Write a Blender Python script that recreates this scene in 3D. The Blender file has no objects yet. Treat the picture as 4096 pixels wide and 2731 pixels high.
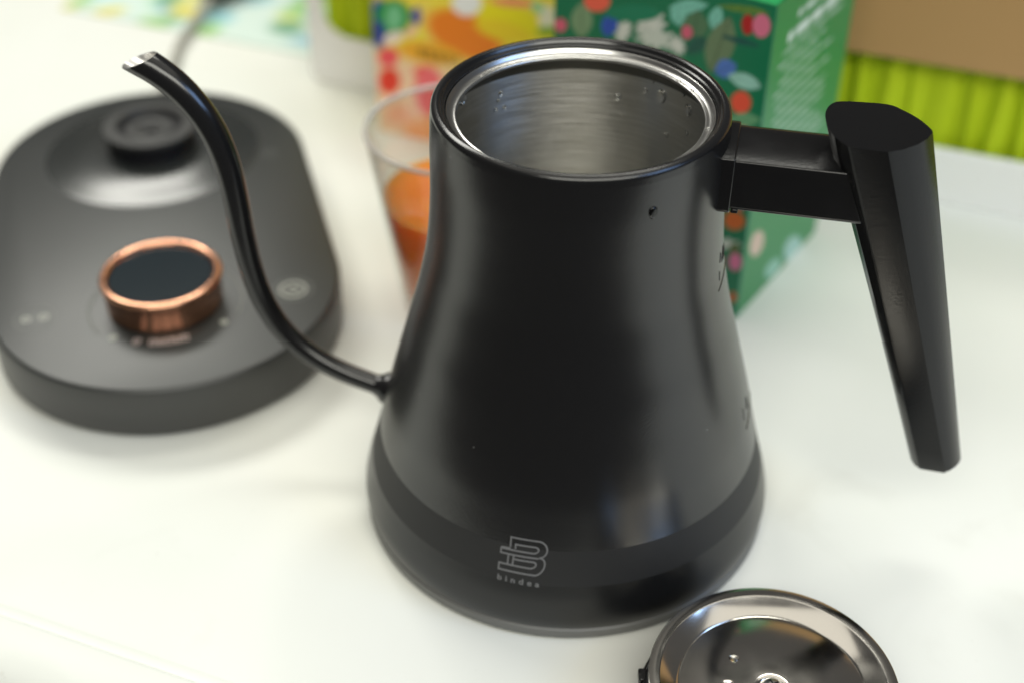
import bpy, bmesh, math, random
import numpy as np
from mathutils import Vector, Matrix
SC = bpy.context.scene
C = SC.collection
random.seed(7)
rng = np.random.default_rng(7)
R = math.radians

# ---------------------------------------------------------------- camera
def setup_camera():
    pit, rol = 0.658, 0.010
    f = Vector((0, math.cos(pit), -math.sin(pit))); r = Vector((1, 0, 0)); u = r.cross(f)
    r2 = math.cos(rol)*r + math.sin(rol)*u
    u2 = -math.sin(rol)*r + math.cos(rol)*u
    cam = bpy.data.cameras.new("camera"); o = bpy.data.objects.new("camera", cam); C.objects.link(o)
    o.matrix_world = Matrix(((r2.x, u2.x, -f.x, -0.021168), (r2.y, u2.y, -f.y, -0.39336), (r2.z, u2.z, -f.z, 0.376656), (0, 0, 0, 1)))
    cam.sensor_width = 36; cam.sensor_fit = 'HORIZONTAL'; cam.lens = 36*5500/4096
    cam.clip_start = 0.01; cam.clip_end = 50
    cam.dof.use_dof = True; cam.dof.focus_distance = 0.437; cam.dof.aperture_fstop = 4.3
    cam.dof.aperture_blades = 9
    SC.camera = o
setup_camera()

# ---------------------------------------------------------------- light
w = bpy.data.worlds.new("World"); SC.world = w; w.use_nodes = True
bg = w.node_tree.nodes["Background"]; bg.inputs[0].default_value = (1.0, 0.97, 0.92, 1); bg.inputs[1].default_value = 0.08

def area(name, loc, target, sx, sy, power, col, roll=0.0):
    l = bpy.data.lights.new(name, 'AREA'); l.shape = 'RECTANGLE'; l.size = sx; l.size_y = sy
    l.energy = power; l.color = col
    o = bpy.data.objects.new(name, l); C.objects.link(o); o.location = loc
    d = Vector(target) - Vector(loc)
    o.rotation_euler = d.to_track_quat('-Z', 'Y').to_euler()
    return o
area("ceiling_light_back", (-0.72, 1.05, 1.32), (-0.2, 0.1, 0), 0.95, 0.36, 15, (1.0, 0.99, 0.91))
area("ceiling_light_front", (0.18, -1.05, 1.25), (0.08, 0.1, 0.03), 1.6, 0.45, 18.5, (1.0, 0.985, 0.885))
area("ceiling_light_over", (0.30, 0.80, 1.90), (0.15, 0.1, 0), 1.0, 0.30, 9, (1.0, 0.99, 0.90))
area("ceiling_panel", (0.15, 0.0, 2.1), (0.15, 0.0, 0), 3.0, 1.5, 12, (1.0, 0.96, 0.85))
area("window_light", (1.20, -0.62, 1.00), (0.0, 0, 0.1), 0.70, 0.50, 7, (0.36, 0.58, 1.0))
SC.view_settings.view_transform = 'Standard'; SC.view_settings.look = 'None'
SC.view_settings.exposure = 0.0; SC.view_settings.gamma = 1.0
SC.cycles.max_bounces = 12; SC.cycles.transparent_max_bounces = 12
SC.cycles.caustics_reflective = False
SC.cycles.sample_clamp_indirect = 6.0
try: SC.cycles.use_denoising = True
except Exception: pass

# ---------------------------------------------------------------- helpers
def lin(c):
    return tuple((x/255/12.92) if x/255 <= 0.04045 else ((x/255+0.055)/1.055)**2.4 for x in c)
def srgb(r, g, b): return (*lin((r, g, b)), 1.0)

def mat(name, col=(0.8, 0.8, 0.8, 1), rough=0.5, metal=0.0, spec=0.5, **kw):
    m = bpy.data.materials.new(name); m.use_nodes = True
    b = m.node_tree.nodes["Principled BSDF"]
    b.inputs["Base Color"].default_value = col; b.inputs["Roughness"].default_value = rough
    b.inputs["Metallic"].default_value = metal; b.inputs["Specular IOR Level"].default_value = spec
    for k, v in kw.items(): b.inputs[k.replace("_", " ")].default_value = v
    return m
def nodes(m): return m.node_tree.nodes, m.node_tree.links, m.node_tree.nodes["Principled BSDF"]
def add_noise_bump(m, scale, strength, dist=0.0004, stretch=None, detail=3.0):
    n, l, b = nodes(m)
    tc = n.new("ShaderNodeTexCoord"); mp = n.new("ShaderNodeMapping"); nz = n.new("ShaderNodeTexNoise"); bp = n.new("ShaderNodeBump")
    l.new(tc.outputs["Object"], mp.inputs[0]); l.new(mp.outputs[0], nz.inputs["Vector"])
    if stretch: mp.inputs["Scale"].default_value = stretch
    nz.inputs["Scale"].default_value = scale; nz.inputs["Detail"].default_value = detail
    bp.inputs["Strength"].default_value = strength; bp.inputs["Distance"].default_value = dist
    l.new(nz.outputs[0], bp.inputs["Height"]); l.new(bp.outputs[0], b.inputs["Normal"])
    return nz
def add_noise_range(m, socket, scale, lo, hi, stretch=None, detail=4.0):
    n, l, b = nodes(m)
    tc = n.new("ShaderNodeTexCoord"); mp = n.new("ShaderNodeMapping"); nz = n.new("ShaderNodeTexNoise"); mr = n.new("ShaderNodeMapRange")
    l.new(tc.outputs["Object"], mp.inputs[0]); l.new(mp.outputs[0], nz.inputs["Vector"])
    if stretch: mp.inputs["Scale"].default_value = stretch
    nz.inputs["Scale"].default_value = scale; nz.inputs["Detail"].default_value = detail
    mr.inputs["From Min"].default_value = 0.3; mr.inputs["From Max"].default_value = 0.7
    mr.inputs["To Min"].default_value = lo; mr.inputs["To Max"].default_value = hi
    l.new(nz.outputs[0], mr.inputs["Value"]); l.new(mr.outputs[0], b.inputs[socket])
def add_specks(m, base, speck, scale, thr):
    """fine dust specks on a painted surface"""
    n, l, b = nodes(m)
    tc = n.new("ShaderNodeTexCoord"); vo = n.new("ShaderNodeTexVoronoi"); vo.inputs["Scale"].default_value = scale
    nz = n.new("ShaderNodeTexNoise"); nz.inputs["Scale"].default_value = scale*0.03
    l.new(tc.outputs["Object"], vo.inputs["Vector"]); l.new(tc.outputs["Object"], nz.inputs["Vector"])
    mr = n.new("ShaderNodeMapRange"); mr.inputs["From Min"].default_value = thr; mr.inputs["From Max"].default_value = thr*0.5
    l.new(vo.outputs["Distance"], mr.inputs["Value"])
    gt = n.new("ShaderNodeMath"); gt.operation = 'GREATER_THAN'; gt.inputs[1].default_value = 0.93
    l.new(vo.outputs["Color"], gt.inputs[0])
    mu = n.new("ShaderNodeMath"); mu.operation = 'MULTIPLY'; l.new(mr.outputs[0], mu.inputs[0]); l.new(gt.outputs[0], mu.inputs[1])
    mx = n.new("ShaderNodeMix"); mx.data_type = 'RGBA'; mx.inputs["A"].default_value = base; mx.inputs["B"].default_value = speck
    l.new(mu.outputs[0], mx.inputs["Factor"]); l.new(mx.outputs["Result"], b.inputs["Base Color"])

def empty(name, loc=(0, 0, 0), rz=0.0, label=None, cat=None, group=None):
    o = bpy.data.objects.new(name, None); C.objects.link(o); o.location = loc; o.rotation_euler = (0, 0, rz)
    o.empty_display_size = 0.02
    tag(o, label, cat, group); return o
def tag(o, label=None, cat=None, group=None, kind=None):
    if label: o["label"] = label
    if cat: o["category"] = cat
    if group: o["group"] = group
    if kind: o["kind"] = kind
    return o
def finish(bm, name, m, parent=None, angle=32, bevel=0.0, seg=2, weld=True):
    if weld: bmesh.ops.remove_doubles(bm, verts=bm.verts, dist=1e-6)
    bmesh.ops.recalc_face_normals(bm, faces=bm.faces)
    for f in bm.faces: f.smooth = True
    a = R(angle)
    for e in bm.edges:
        if len(e.link_faces) == 2 and e.calc_face_angle(0.0) > a: e.smooth = False
    me = bpy.data.meshes.new(name); bm.to_mesh(me); bm.free()
    o = bpy.data.objects.new(name, me); C.objects.link(o)
    if isinstance(m, (list, tuple)):
        for x in m: me.materials.append(x)
    else: me.materials.append(m)
    if parent: o.parent = parent
    if bevel:
        md = o.modifiers.new("bevel", 'BEVEL'); md.width = bevel; md.segments = seg; md.limit_method = 'ANGLE'; md.angle_limit = R(30); md.harden_normals = False
    return o
def lathe(prof, seg=128, cap_start=False, cap_end=False, centre=(0, 0)):
    bm = bmesh.new(); rings = []
    for r, z in prof:
        if r < 1e-7: rings.append([bm.verts.new((centre[0], centre[1], z))])
        else: rings.append([bm.verts.new((centre[0]+r*math.cos(2*math.pi*i/seg), centre[1]+r*math.sin(2*math.pi*i/seg), z)) for i in range(seg)])
    for a, b in zip(rings, rings[1:]):
        for i in range(seg):
            j = (i+1) % seg
            if len(a) == 1 and len(b) == 1: continue
            if len(a) == 1: bm.faces.new((a[0], b[j], b[i]))
            elif len(b) == 1: bm.faces.new((a[i], a[j], b[0]))
            else: bm.faces.new((a[i], a[j], b[j], b[i]))
    if cap_start and len(rings[0]) > 1: bm.faces.new(list(reversed(rings[0])))
    if cap_end and len(rings[-1]) > 1: bm.faces.new(rings[-1])
    return bm
def arc(c, r, a0, a1, n):
    return [(c[0]+r*math.cos(R(a0+(a1-a0)*i/n)), c[1]+r*math.sin(R(a0+(a1-a0)*i/n))) for i in range(n+1)]
def loft(sections, caps=True, closed=True):
    bm = bmesh.new(); rings = [[bm.verts.new(p) for p in s] for s in sections]
    for a, b in zip(rings, rings[1:]):
        n = len(a)
        for i in range(n if closed else n-1):
            j = (i+1) % n; bm.faces.new((a[i], a[j], b[j], b[i]))
    if caps:
        bm.faces.new(list(reversed(rings[0]))); bm.faces.new(rings[-1])
    return bm
def box(bm, x0, x1, y0, y1, z0, z1, M=None):
    v = [Vector(p) for p in ((x0, y0, z0), (x1, y0, z0), (x1, y1, z0), (x0, y1, z0), (x0, y0, z1), (x1, y0, z1), (x1, y1, z1), (x0, y1, z1))]
    if M is not None: v = [M @ p for p in v]
    v = [bm.verts.new(p) for p in v]
    for f in ((3, 2, 1, 0), (4, 5, 6, 7), (0, 1, 5, 4), (1, 2, 6, 5), (2, 3, 7, 6), (3, 0, 4, 7)): bm.faces.new([v[i] for i in f])
def catmull(P, n):
    P = [Vector(p) for p in P]; Q = [2*P[0]-P[1]] + P + [2*P[-1]-P[-2]]; out = []
    for i in range(1, len(Q)-2):
        for k in range(n):
            t = k/n; a, b, c, d = Q[i-1:i+3]
            out.append(0.5*((2*b)+(c-a)*t+(2*a-5*b+4*c-d)*t*t+(3*b-a-3*c+d)*t**3))
    out.append(P[-1]); return out
def tube(path, radii, seg=24, up=Vector((0, 1, 0)), caps=True):
    secs = []
    for i, p in enumerate(path):
        t = (path[min(i+1, len(path)-1)]-path[max(i-1, 0)]).normalized()
        s = t.cross(up).normalized(); q = s.cross(t).normalized()
        secs.append([p+radii[i]*(math.cos(2*math.pi*k/seg)*s+math.sin(2*math.pi*k/seg)*q) for k in range(seg)])
    return loft(secs, caps)
def interp(x, xs, ys): return float(np.interp(x, xs, ys))
def painted(name, w, h, nx, ny, fn, m, parent=None):
    """flat printed face: w x h metres in local x,z, facing -y, colour attribute from fn(u_mm, v_mm)"""
    xs = np.linspace(0, w, nx+1); zs = np.linspace(0, h, ny+1)
    X, Z = np.meshgrid(xs, zs); V = np.stack([X.ravel(), np.zeros(X.size), Z.ravel()], 1)
    i = np.arange(nx)[None, :]+(nx+1)*np.arange(ny)[:, None]
    F = np.stack([i, i+1, i+nx+2, i+nx+1], -1).reshape(-1, 4)
    me = bpy.data.meshes.new(name); me.from_pydata(V.tolist(), [], F.tolist())
    col = fn(X.ravel()*1000, Z.ravel()*1000)
    at = me.color_attributes.new("print", 'FLOAT_COLOR', 'POINT')
    at.data.foreach_set("color", np.c_[col, np.ones(len(col))].astype(np.float32).ravel())
    o = bpy.data.objects.new(name, me); C.objects.link(o); me.materials.append(m)
    if parent: o.parent = parent
    return o
def print_mat(name, rough, spec=0.5):
    m = mat(name, rough=rough, spec=spec); n, l, b = nodes(m)
    a = n.new("ShaderNodeVertexColor"); a.layer_name = "print"; l.new(a.outputs["Color"], b.inputs["Base Color"]); return m
LEAF_COLOURS = {(125, 160, 120), (85, 125, 90), (110, 135, 100), (130, 205, 185), (160, 215, 200), (35, 95, 80), (100, 140, 60), (110, 170, 125), (50, 90, 190), (85, 125, 200)}
def ellipses(shapes, soft=0.12, leaf=False):
    def f(col, u, v):
        for cu, cv, a, b, c, d, rgb in shapes:
            det = a*d-b*c
            if abs(det) < 1e-6: continue
            du, dv = u-cu, v-cv
            s = (du*d-dv*c)/det; t = (dv*a-du*b)/det
            if leaf and tuple(rgb) in LEAF_COLOURS:
                if math.hypot(c, d) > math.hypot(a, b): s, t = t, s
                q = np.abs(t)/np.maximum(1e-3, 1-s*s*0.97); q = np.where(np.abs(s) > 1, 9.0, q)
                k = np.clip((1+soft-q)/(2*soft), 0, 1)[:, None]
                rib = (np.clip(1-np.abs(t)/0.10, 0, 1)+np.clip(1-np.abs(np.mod(s*4+np.abs(t)*1.6, 1)-0.5)/0.13, 0, 1)*0.5)[:, None]
                c3 = np.array(lin(rgb))[None, :]*(1-0.45*np.clip(rib, 0, 1))
                col[:] = col*(1-k)+c3*k; continue
            if leaf and tuple(rgb) in ((215, 222, 212), (205, 216, 204)):
                rr = np.hypot(s, t); th = np.arctan2(t, s)
                k = np.clip((0.80+0.22*np.cos(th*9)+soft-rr)/(2*soft), 0, 1)[:, None]
                vein = (np.clip(1-np.abs(np.sin(th*4.5))/0.22, 0, 1)*(rr > 0.25))[:, None]
                col[:] = col*(1-k)+(np.array(lin(rgb))[None, :]*(1-0.35*vein))*k; continue
            k = np.clip((1+soft-np.hypot(s, t))/(2*soft), 0, 1)[:, None]
            col[:] = col*(1-k)+np.array(lin(rgb))*k
        return col
    return f
# ---------------------------------------------------------------- materials
M_table = mat("white_laminate", (0.80, 0.81, 0.765, 1), 0.5, spec=0.25)
def _table():
    n, l, b = nodes(M_table)
    tc = n.new("ShaderNodeTexCoord")
    nz = n.new("ShaderNodeTexNoise"); nz.inputs["Scale"].default_value = 5; nz.inputs["Detail"].default_value = 5
    cr = n.new("ShaderNodeValToRGB"); cr.color_ramp.elements[0].position = 0.35; cr.color_ramp.elements[1].position = 0.7
    cr.color_ramp.elements[0].color = (0.775, 0.79, 0.73, 1); cr.color_ramp.elements[1].color = (0.815, 0.825, 0.785, 1)
    l.new(tc.outputs["Object"], nz.inputs["Vector"]); l.new(nz.outputs[0], cr.inputs[0]); l.new(cr.outputs[0], b.inputs["Base Color"])
    sm = n.new("ShaderNodeTexNoise"); sm.inputs["Scale"].default_value = 16; sm.inputs["Detail"].default_value = 7; sm.inputs["Distortion"].default_value = 1.2
    sr = n.new("ShaderNodeMapRange"); sr.inputs["From Min"].default_value = 0.60; sr.inputs["From Max"].default_value = 0.74; sr.inputs["To Min"].default_value = 0.0; sr.inputs["To Max"].default_value = 0.10
    sp = n.new("ShaderNodeTexNoise"); sp.inputs["Scale"].default_value = 260; sp.inputs["Detail"].default_value = 1
    sq = n.new("ShaderNodeMapRange"); sq.inputs["From Min"].default_value = 0.76; sq.inputs["From Max"].default_value = 0.80; sq.inputs["To Max"].default_value = 0.12
    ad = n.new("ShaderNodeMath"); ad.operation = 'ADD'; mxs = n.new("ShaderNodeMix"); mxs.data_type = 'RGBA'; mxs.inputs["B"].default_value = (0.42, 0.40, 0.33, 1)
    l.new(tc.outputs["Object"], sm.inputs["Vector"]); l.new(tc.outputs["Object"], sp.inputs["Vector"]); l.new(sm.outputs[0], sr.inputs["Value"]); l.new(sp.outputs[0], sq.inputs["Value"])
    l.new(sr.outputs[0], ad.inputs[0]); l.new(sq.outputs[0], ad.inputs[1]); l.new(ad.outputs[0], mxs.inputs["Factor"]); l.new(cr.outputs[0], mxs.inputs["A"]); l.new(mxs.outputs["Result"], b.inputs["Base Color"])
    nz2 = n.new("ShaderNodeTexNoise"); nz2.inputs["Scale"].default_value = 14; nz2.inputs["Detail"].default_value = 4
    mr = n.new("ShaderNodeMapRange"); mr.inputs["To Min"].default_value = 0.42; mr.inputs["To Max"].default_value = 0.6
    l.new(tc.outputs["Object"], nz2.inputs["Vector"]); l.new(nz2.outputs[0], mr.inputs["Value"]); l.new(mr.outputs[0], b.inputs["Roughness"])
_table()
M_paint = mat("black_powder_paint", (0.0055, 0.0055, 0.006, 1), 0.26, spec=0.8)
add_noise_bump(M_paint, 1700, 0.12, 0.0003, detail=2)
add_specks(M_paint, (0.0055, 0.0055, 0.006, 1), (0.30, 0.30, 0.30, 1), 420, 0.13)
M_band = mat("matt_black_band", (0.016, 0.016, 0.0165, 1), 0.55, spec=0.45)
M_skirt = mat("black_skirt_paint", (0.006, 0.006, 0.0065, 1), 0.30, spec=0.6)
add_noise_bump(M_skirt, 1700, 0.12, 0.0003, detail=2)
M_foot = mat("dark_grey_plastic", (0.14, 0.14, 0.135, 1), 0.42)
M_rim = mat("black_satin_rim", (0.008, 0.008, 0.0085, 1), 0.22, spec=0.6)
add_noise_bump(M_rim, 1800, 0.06, 0.0003, detail=2)
M_spout = mat("black_satin_spout", (0.009, 0.009, 0.0095, 1), 0.20, spec=0.6)
M_plastic = mat("black_handle_plastic", (0.0045, 0.0045, 0.005, 1), 0.22, spec=0.5)
add_noise_bump(M_plastic, 900, 0.10, 0.0003, detail=2)
add_noise_range(M_plastic, "Roughness", 60, 0.19, 0.27)
M_grip = mat("black_grip_plastic", (0.0055, 0.0055, 0.006, 1), 0.22, spec=0.3)
add_noise_bump(M_grip, 900, 0.10, 0.0003, detail=2)
M_steel = mat("brushed_steel", (0.66, 0.65, 0.61, 1), 0.30, 1.0, Anisotropic=0.85, Anisotropic_Rotation=0.25)
def _brushed():
    n, l, b = nodes(M_steel)
    tg = n.new("ShaderNodeTangent"); tg.direction_type = 'RADIAL'; tg.axis = 'Z'; l.new(tg.outputs[0], b.inputs["Tangent"])
    tc = n.new("ShaderNodeTexCoord"); sp = n.new("ShaderNodeSeparateXYZ"); l.new(tc.outputs["Object"], sp.inputs[0])
    at = n.new("ShaderNodeMath"); at.operation = 'ARCTAN2'; l.new(sp.outputs["Y"], at.inputs[0]); l.new(sp.outputs["X"], at.inputs[1])
    cb = n.new("ShaderNodeCombineXYZ"); mz = n.new("ShaderNodeMath"); mz.operation = 'MULTIPLY'; mz.inputs[1].default_value = 1400
    ma = n.new("ShaderNodeMath"); ma.operation = 'MULTIPLY'; ma.inputs[1].default_value = 2.2
    l.new(sp.outputs["Z"], mz.inputs[0]); l.new(at.outputs[0], ma.inputs[0]); l.new(ma.outputs[0], cb.inputs["X"]); l.new(mz.outputs[0], cb.inputs["Z"])
    nz = n.new("ShaderNodeTexNoise"); nz.inputs["Scale"].default_value = 1.0; nz.inputs["Detail"].default_value = 4; nz.inputs["Roughness"].default_value = 0.65
    l.new(cb.outputs[0], nz.inputs["Vector"])
    mr = n.new("ShaderNodeMapRange"); mr.inputs["From Min"].default_value = 0.3; mr.inputs["From Max"].default_value = 0.7; mr.inputs["To Min"].default_value = 0.26; mr.inputs["To Max"].default_value = 0.44
    l.new(nz.outputs[0], mr.inputs["Value"]); l.new(mr.outputs[0], b.inputs["Roughness"])
    cr = n.new("ShaderNodeValToRGB"); cr.color_ramp.elements[0].position = 0.3; cr.color_ramp.elements[1].position = 0.7
    cr.color_ramp.elements[0].color = (0.56, 0.55, 0.51, 1); cr.color_ramp.elements[1].color = (0.78, 0.77, 0.73, 1)
    l.new(nz.outputs[0], cr.inputs[0]); l.new(cr.outputs[0], b.inputs["Base Color"])
_brushed()
M_steel_ring = mat("polished_steel", (0.52, 0.515, 0.50, 1), 0.28, 1.0)
M_lip_shade = mat("lip_shade_steel", (0.20, 0.195, 0.18, 1), 0.38, 1.0)  # darkened steel: shade and reflection under the lip put into the colour
M_lining = mat("spout_steel", (0.70, 0.69, 0.67, 1), 0.38, 1.0)
M_steel_lid = mat("lid_steel", (0.76, 0.73, 0.68, 1), 0.10, 1.0)
add_noise_range(M_steel_lid, "Roughness", 90, 0.11, 0.17)
M_logo = mat("laser_etched_grey", (0.26, 0.26, 0.27, 1), 0.45, 0.6)
M_base = mat("black_base_plastic", (0.050, 0.050, 0.048, 1), 0.42, spec=0.5)
M_basetop = mat("black_satin_plate", (0.022, 0.0245, 0.0235, 1), 0.40, spec=0.7)
add_noise_range(M_basetop, "Roughness", 12, 0.38, 0.42)
M_seat = mat("smooth_black_plate", (0.022, 0.0245, 0.0235, 1), 0.25, spec=0.8)
M_conn = mat("black_connector", (0.030, 0.030, 0.029, 1), 0.5)
M_conn_dark = mat("deep_black_plastic", (0.006, 0.006, 0.008, 1), 0.5, spec=0.3)
M_copper = mat("copper", (0.82, 0.42, 0.27, 1), 0.22, 1.0)
add_noise_bump(M_copper, 60, 0.12, 0.0003, stretch=(1, 1, 30), detail=4)
M_dialcap = mat("dial_cap_black", (0.012, 0.020, 0.026, 1), 0.16, spec=0.4)
M_mark = mat("pale_print", (0.42, 0.43, 0.38, 1), 0.5)
M_markdim = mat("dim_print", (0.13, 0.135, 0.125, 1), 0.5)
M_marklit = mat("copper_lit_print", (0.85, 0.68, 0.64, 1), 0.5)  # pink tint paints the copper dial's reflected light into the lettering
M_glass = mat("clear_glass", (1, 1, 1, 1), 0.0, Transmission_Weight=1.0, IOR=1.46)
M_tea = mat("orange_tea", (1.0, 0.25, 0.045, 1), 0.04, IOR=1.33, Subsurface_Weight=0.8, Subsurface_Radius=(1.0, 0.40, 0.10), Subsurface_Scale=0.035)
def _thin_glass():
    # a thin clear wall: mirror-like at grazing angles, otherwise see-through
    n, l = M_glass.node_tree.nodes, M_glass.node_tree.links; n.clear()
    out = n.new("ShaderNodeOutputMaterial"); tr = n.new("ShaderNodeBsdfTransparent"); gl_ = n.new("ShaderNodeBsdfGlossy"); mx = n.new("ShaderNodeMixShader"); lw = n.new("ShaderNodeLayerWeight"); pw = n.new("ShaderNodeMath"); fr = n.new("ShaderNodeMapRange")
    tr.inputs[0].default_value = (0.93, 0.93, 0.915, 1); gl_.inputs["Roughness"].default_value = 0.05
    pw.operation = 'POWER'; pw.inputs[1].default_value = 4.0; l.new(lw.outputs["Facing"], pw.inputs[0]); l.new(pw.outputs[0], fr.inputs["Value"])
    fr.inputs["To Min"].default_value = 0.04; fr.inputs["To Max"].default_value = 0.75; lw.inputs[0].default_value = 0.5
    l.new(fr.outputs[0], mx.inputs[0]); l.new(tr.outputs[0], mx.inputs[1]); l.new(gl_.outputs[0], mx.inputs[2]); l.new(mx.outputs[0], out.inputs[0])
_thin_glass()
M_glassrim = mat("fire_polished_rim", (0.80, 0.79, 0.77, 1), 0.08, Transmission_Weight=0.6, IOR=1.3)
M_water = mat("water", (1, 1, 1, 1), 0.0, Transmission_Weight=1.0, IOR=1.33)
M_print = print_mat("glossy_card_print", 0.38)
M_print_matt = print_mat("card_print", 0.5)
M_card = mat("green_card", srgb(30, 150, 85), 0.35)
M_card_side = mat("yellow_card", srgb(240, 210, 90), 0.5)
M_white = mat("white_cabinet_plastic", (0.88, 0.88, 0.87, 1), 0.40)
M_lime = mat("lime_fabric", srgb(182, 202, 34), 0.75, spec=0.2)
add_noise_range(M_lime, "Roughness", 200, 0.7, 0.85)
M_tan = mat("tan_board", srgb(176, 138, 88), 0.6)
add_noise_range(M_tan, "Roughness", 20, 0.5, 0.7)
M_cord = mat("grey_cord", (0.34, 0.33, 0.29, 1), 0.5)
M_black = mat("black_rubber", (0.012, 0.012, 0.013, 1), 0.38)

# ---------------------------------------------------------------- table
U = Vector((0.934, -0.358, 0)).normalized(); N = Vector((0.358, 0.934, 0)).normalized()   # along / away from the table front
def sd(s, d, z=0.0): return U*s+N*d+Vector((0, 0, z))
def build_table():
    e0 = -0.1300
    prof = [(1.30, 0.0), (e0+0.0020, 0.0)]
    prof += [(e0-0.0005, -0.0003), (e0-0.0022, -0.0014), (e0-0.0040, -0.0018), (e0-0.0052, -0.0006), (e0-0.0062, 0.0010), (e0-0.0080, 0.0016), (e0-0.0150, 0.0013)]
    prof += [(e0-0.0150-0.020*math.sin(R(a)), 0.0013-0.020*(1-math.cos(R(a)))) for a in range(10, 91, 10)]
    prof += [(e0-0.035, -0.045), (1.30, -0.045)]
    bm = loft([[sd(-1.5, d, z) for d, z in prof], [sd(1.5, d, z) for d, z in prof]])
    o = finish(bm, "table", M_table, angle=25)
    tag(o, kind="structure")
build_table()

# ---------------------------------------------------------------- kettle
SPOUT_PATH = [(0.0600, 0.0372), (0.0700, 0.0388), (0.0792, 0.0411), (0.0887, 0.0442), (0.0982, 0.0489), (0.1064, 0.0555), (0.1129, 0.0642), (0.1175, 0.0754), (0.1202, 0.0884), (0.1216, 0.1021), (0.1224, 0.1156), (0.1236, 0.1280), (0.1260, 0.1388), (0.1297, 0.1478), (0.1345, 0.1550), (0.1398, 0.1605), (0.1452, 0.1644), (0.1507, 0.1674)]
HR = 0.16987
KZ = [0.0045, 0.008, 0.012, 0.018, 0.0245, 0.031, 0.0375, 0.046, 0.055, 0.065, 0.075, 0.085, 0.095, 0.105, 0.115, 0.125, 0.135, 0.145, 0.155, 0.163, 0.1665]
KR = [0.0759, 0.0770, 0.0770, 0.0757, 0.0738, 0.0720, 0.0703, 0.0682, 0.0661, 0.0634, 0.0606, 0.0579, 0.05515, 0.05285, 0.05095, 0.0498, 0.0491, 0.0488, 0.04868, 0.0484, 0.0482]
def body_r(z):
    i = max(0, min(len(KZ)-2, int(np.searchsorted(KZ, z))-1))
    h = KZ[i+1]-KZ[i]; t = (z-KZ[i])/h
    def sl(j):
        a, b = max(0, j-1), min(len(KZ)-1, j+1); return (KR[b]-KR[a])/(KZ[b]-KZ[a])
    m0, m1 = sl(i)*h, sl(i+1)*h
    return (2*t**3-3*t*t+1)*KR[i]+(t**3-2*t*t+t)*m0+(-2*t**3+3*t*t)*KR[i+1]+(t**3-t*t)*m1
kettle = empty("kettle", (0, 0, 0), 0, "open matt black gooseneck kettle with angular handle on the white table", "kettle")
def zs(a, b, n): return [a+(b-a)*i/n for i in range(n+1)]
AZH = R(-11.5)
EH = Vector((math.cos(AZH), math.sin(AZH), 0)); NH = Vector((-math.sin(AZH), math.cos(AZH), 0))
def hp(u, n, z): return EH*u+NH*n+Vector((0, 0, z))

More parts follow.
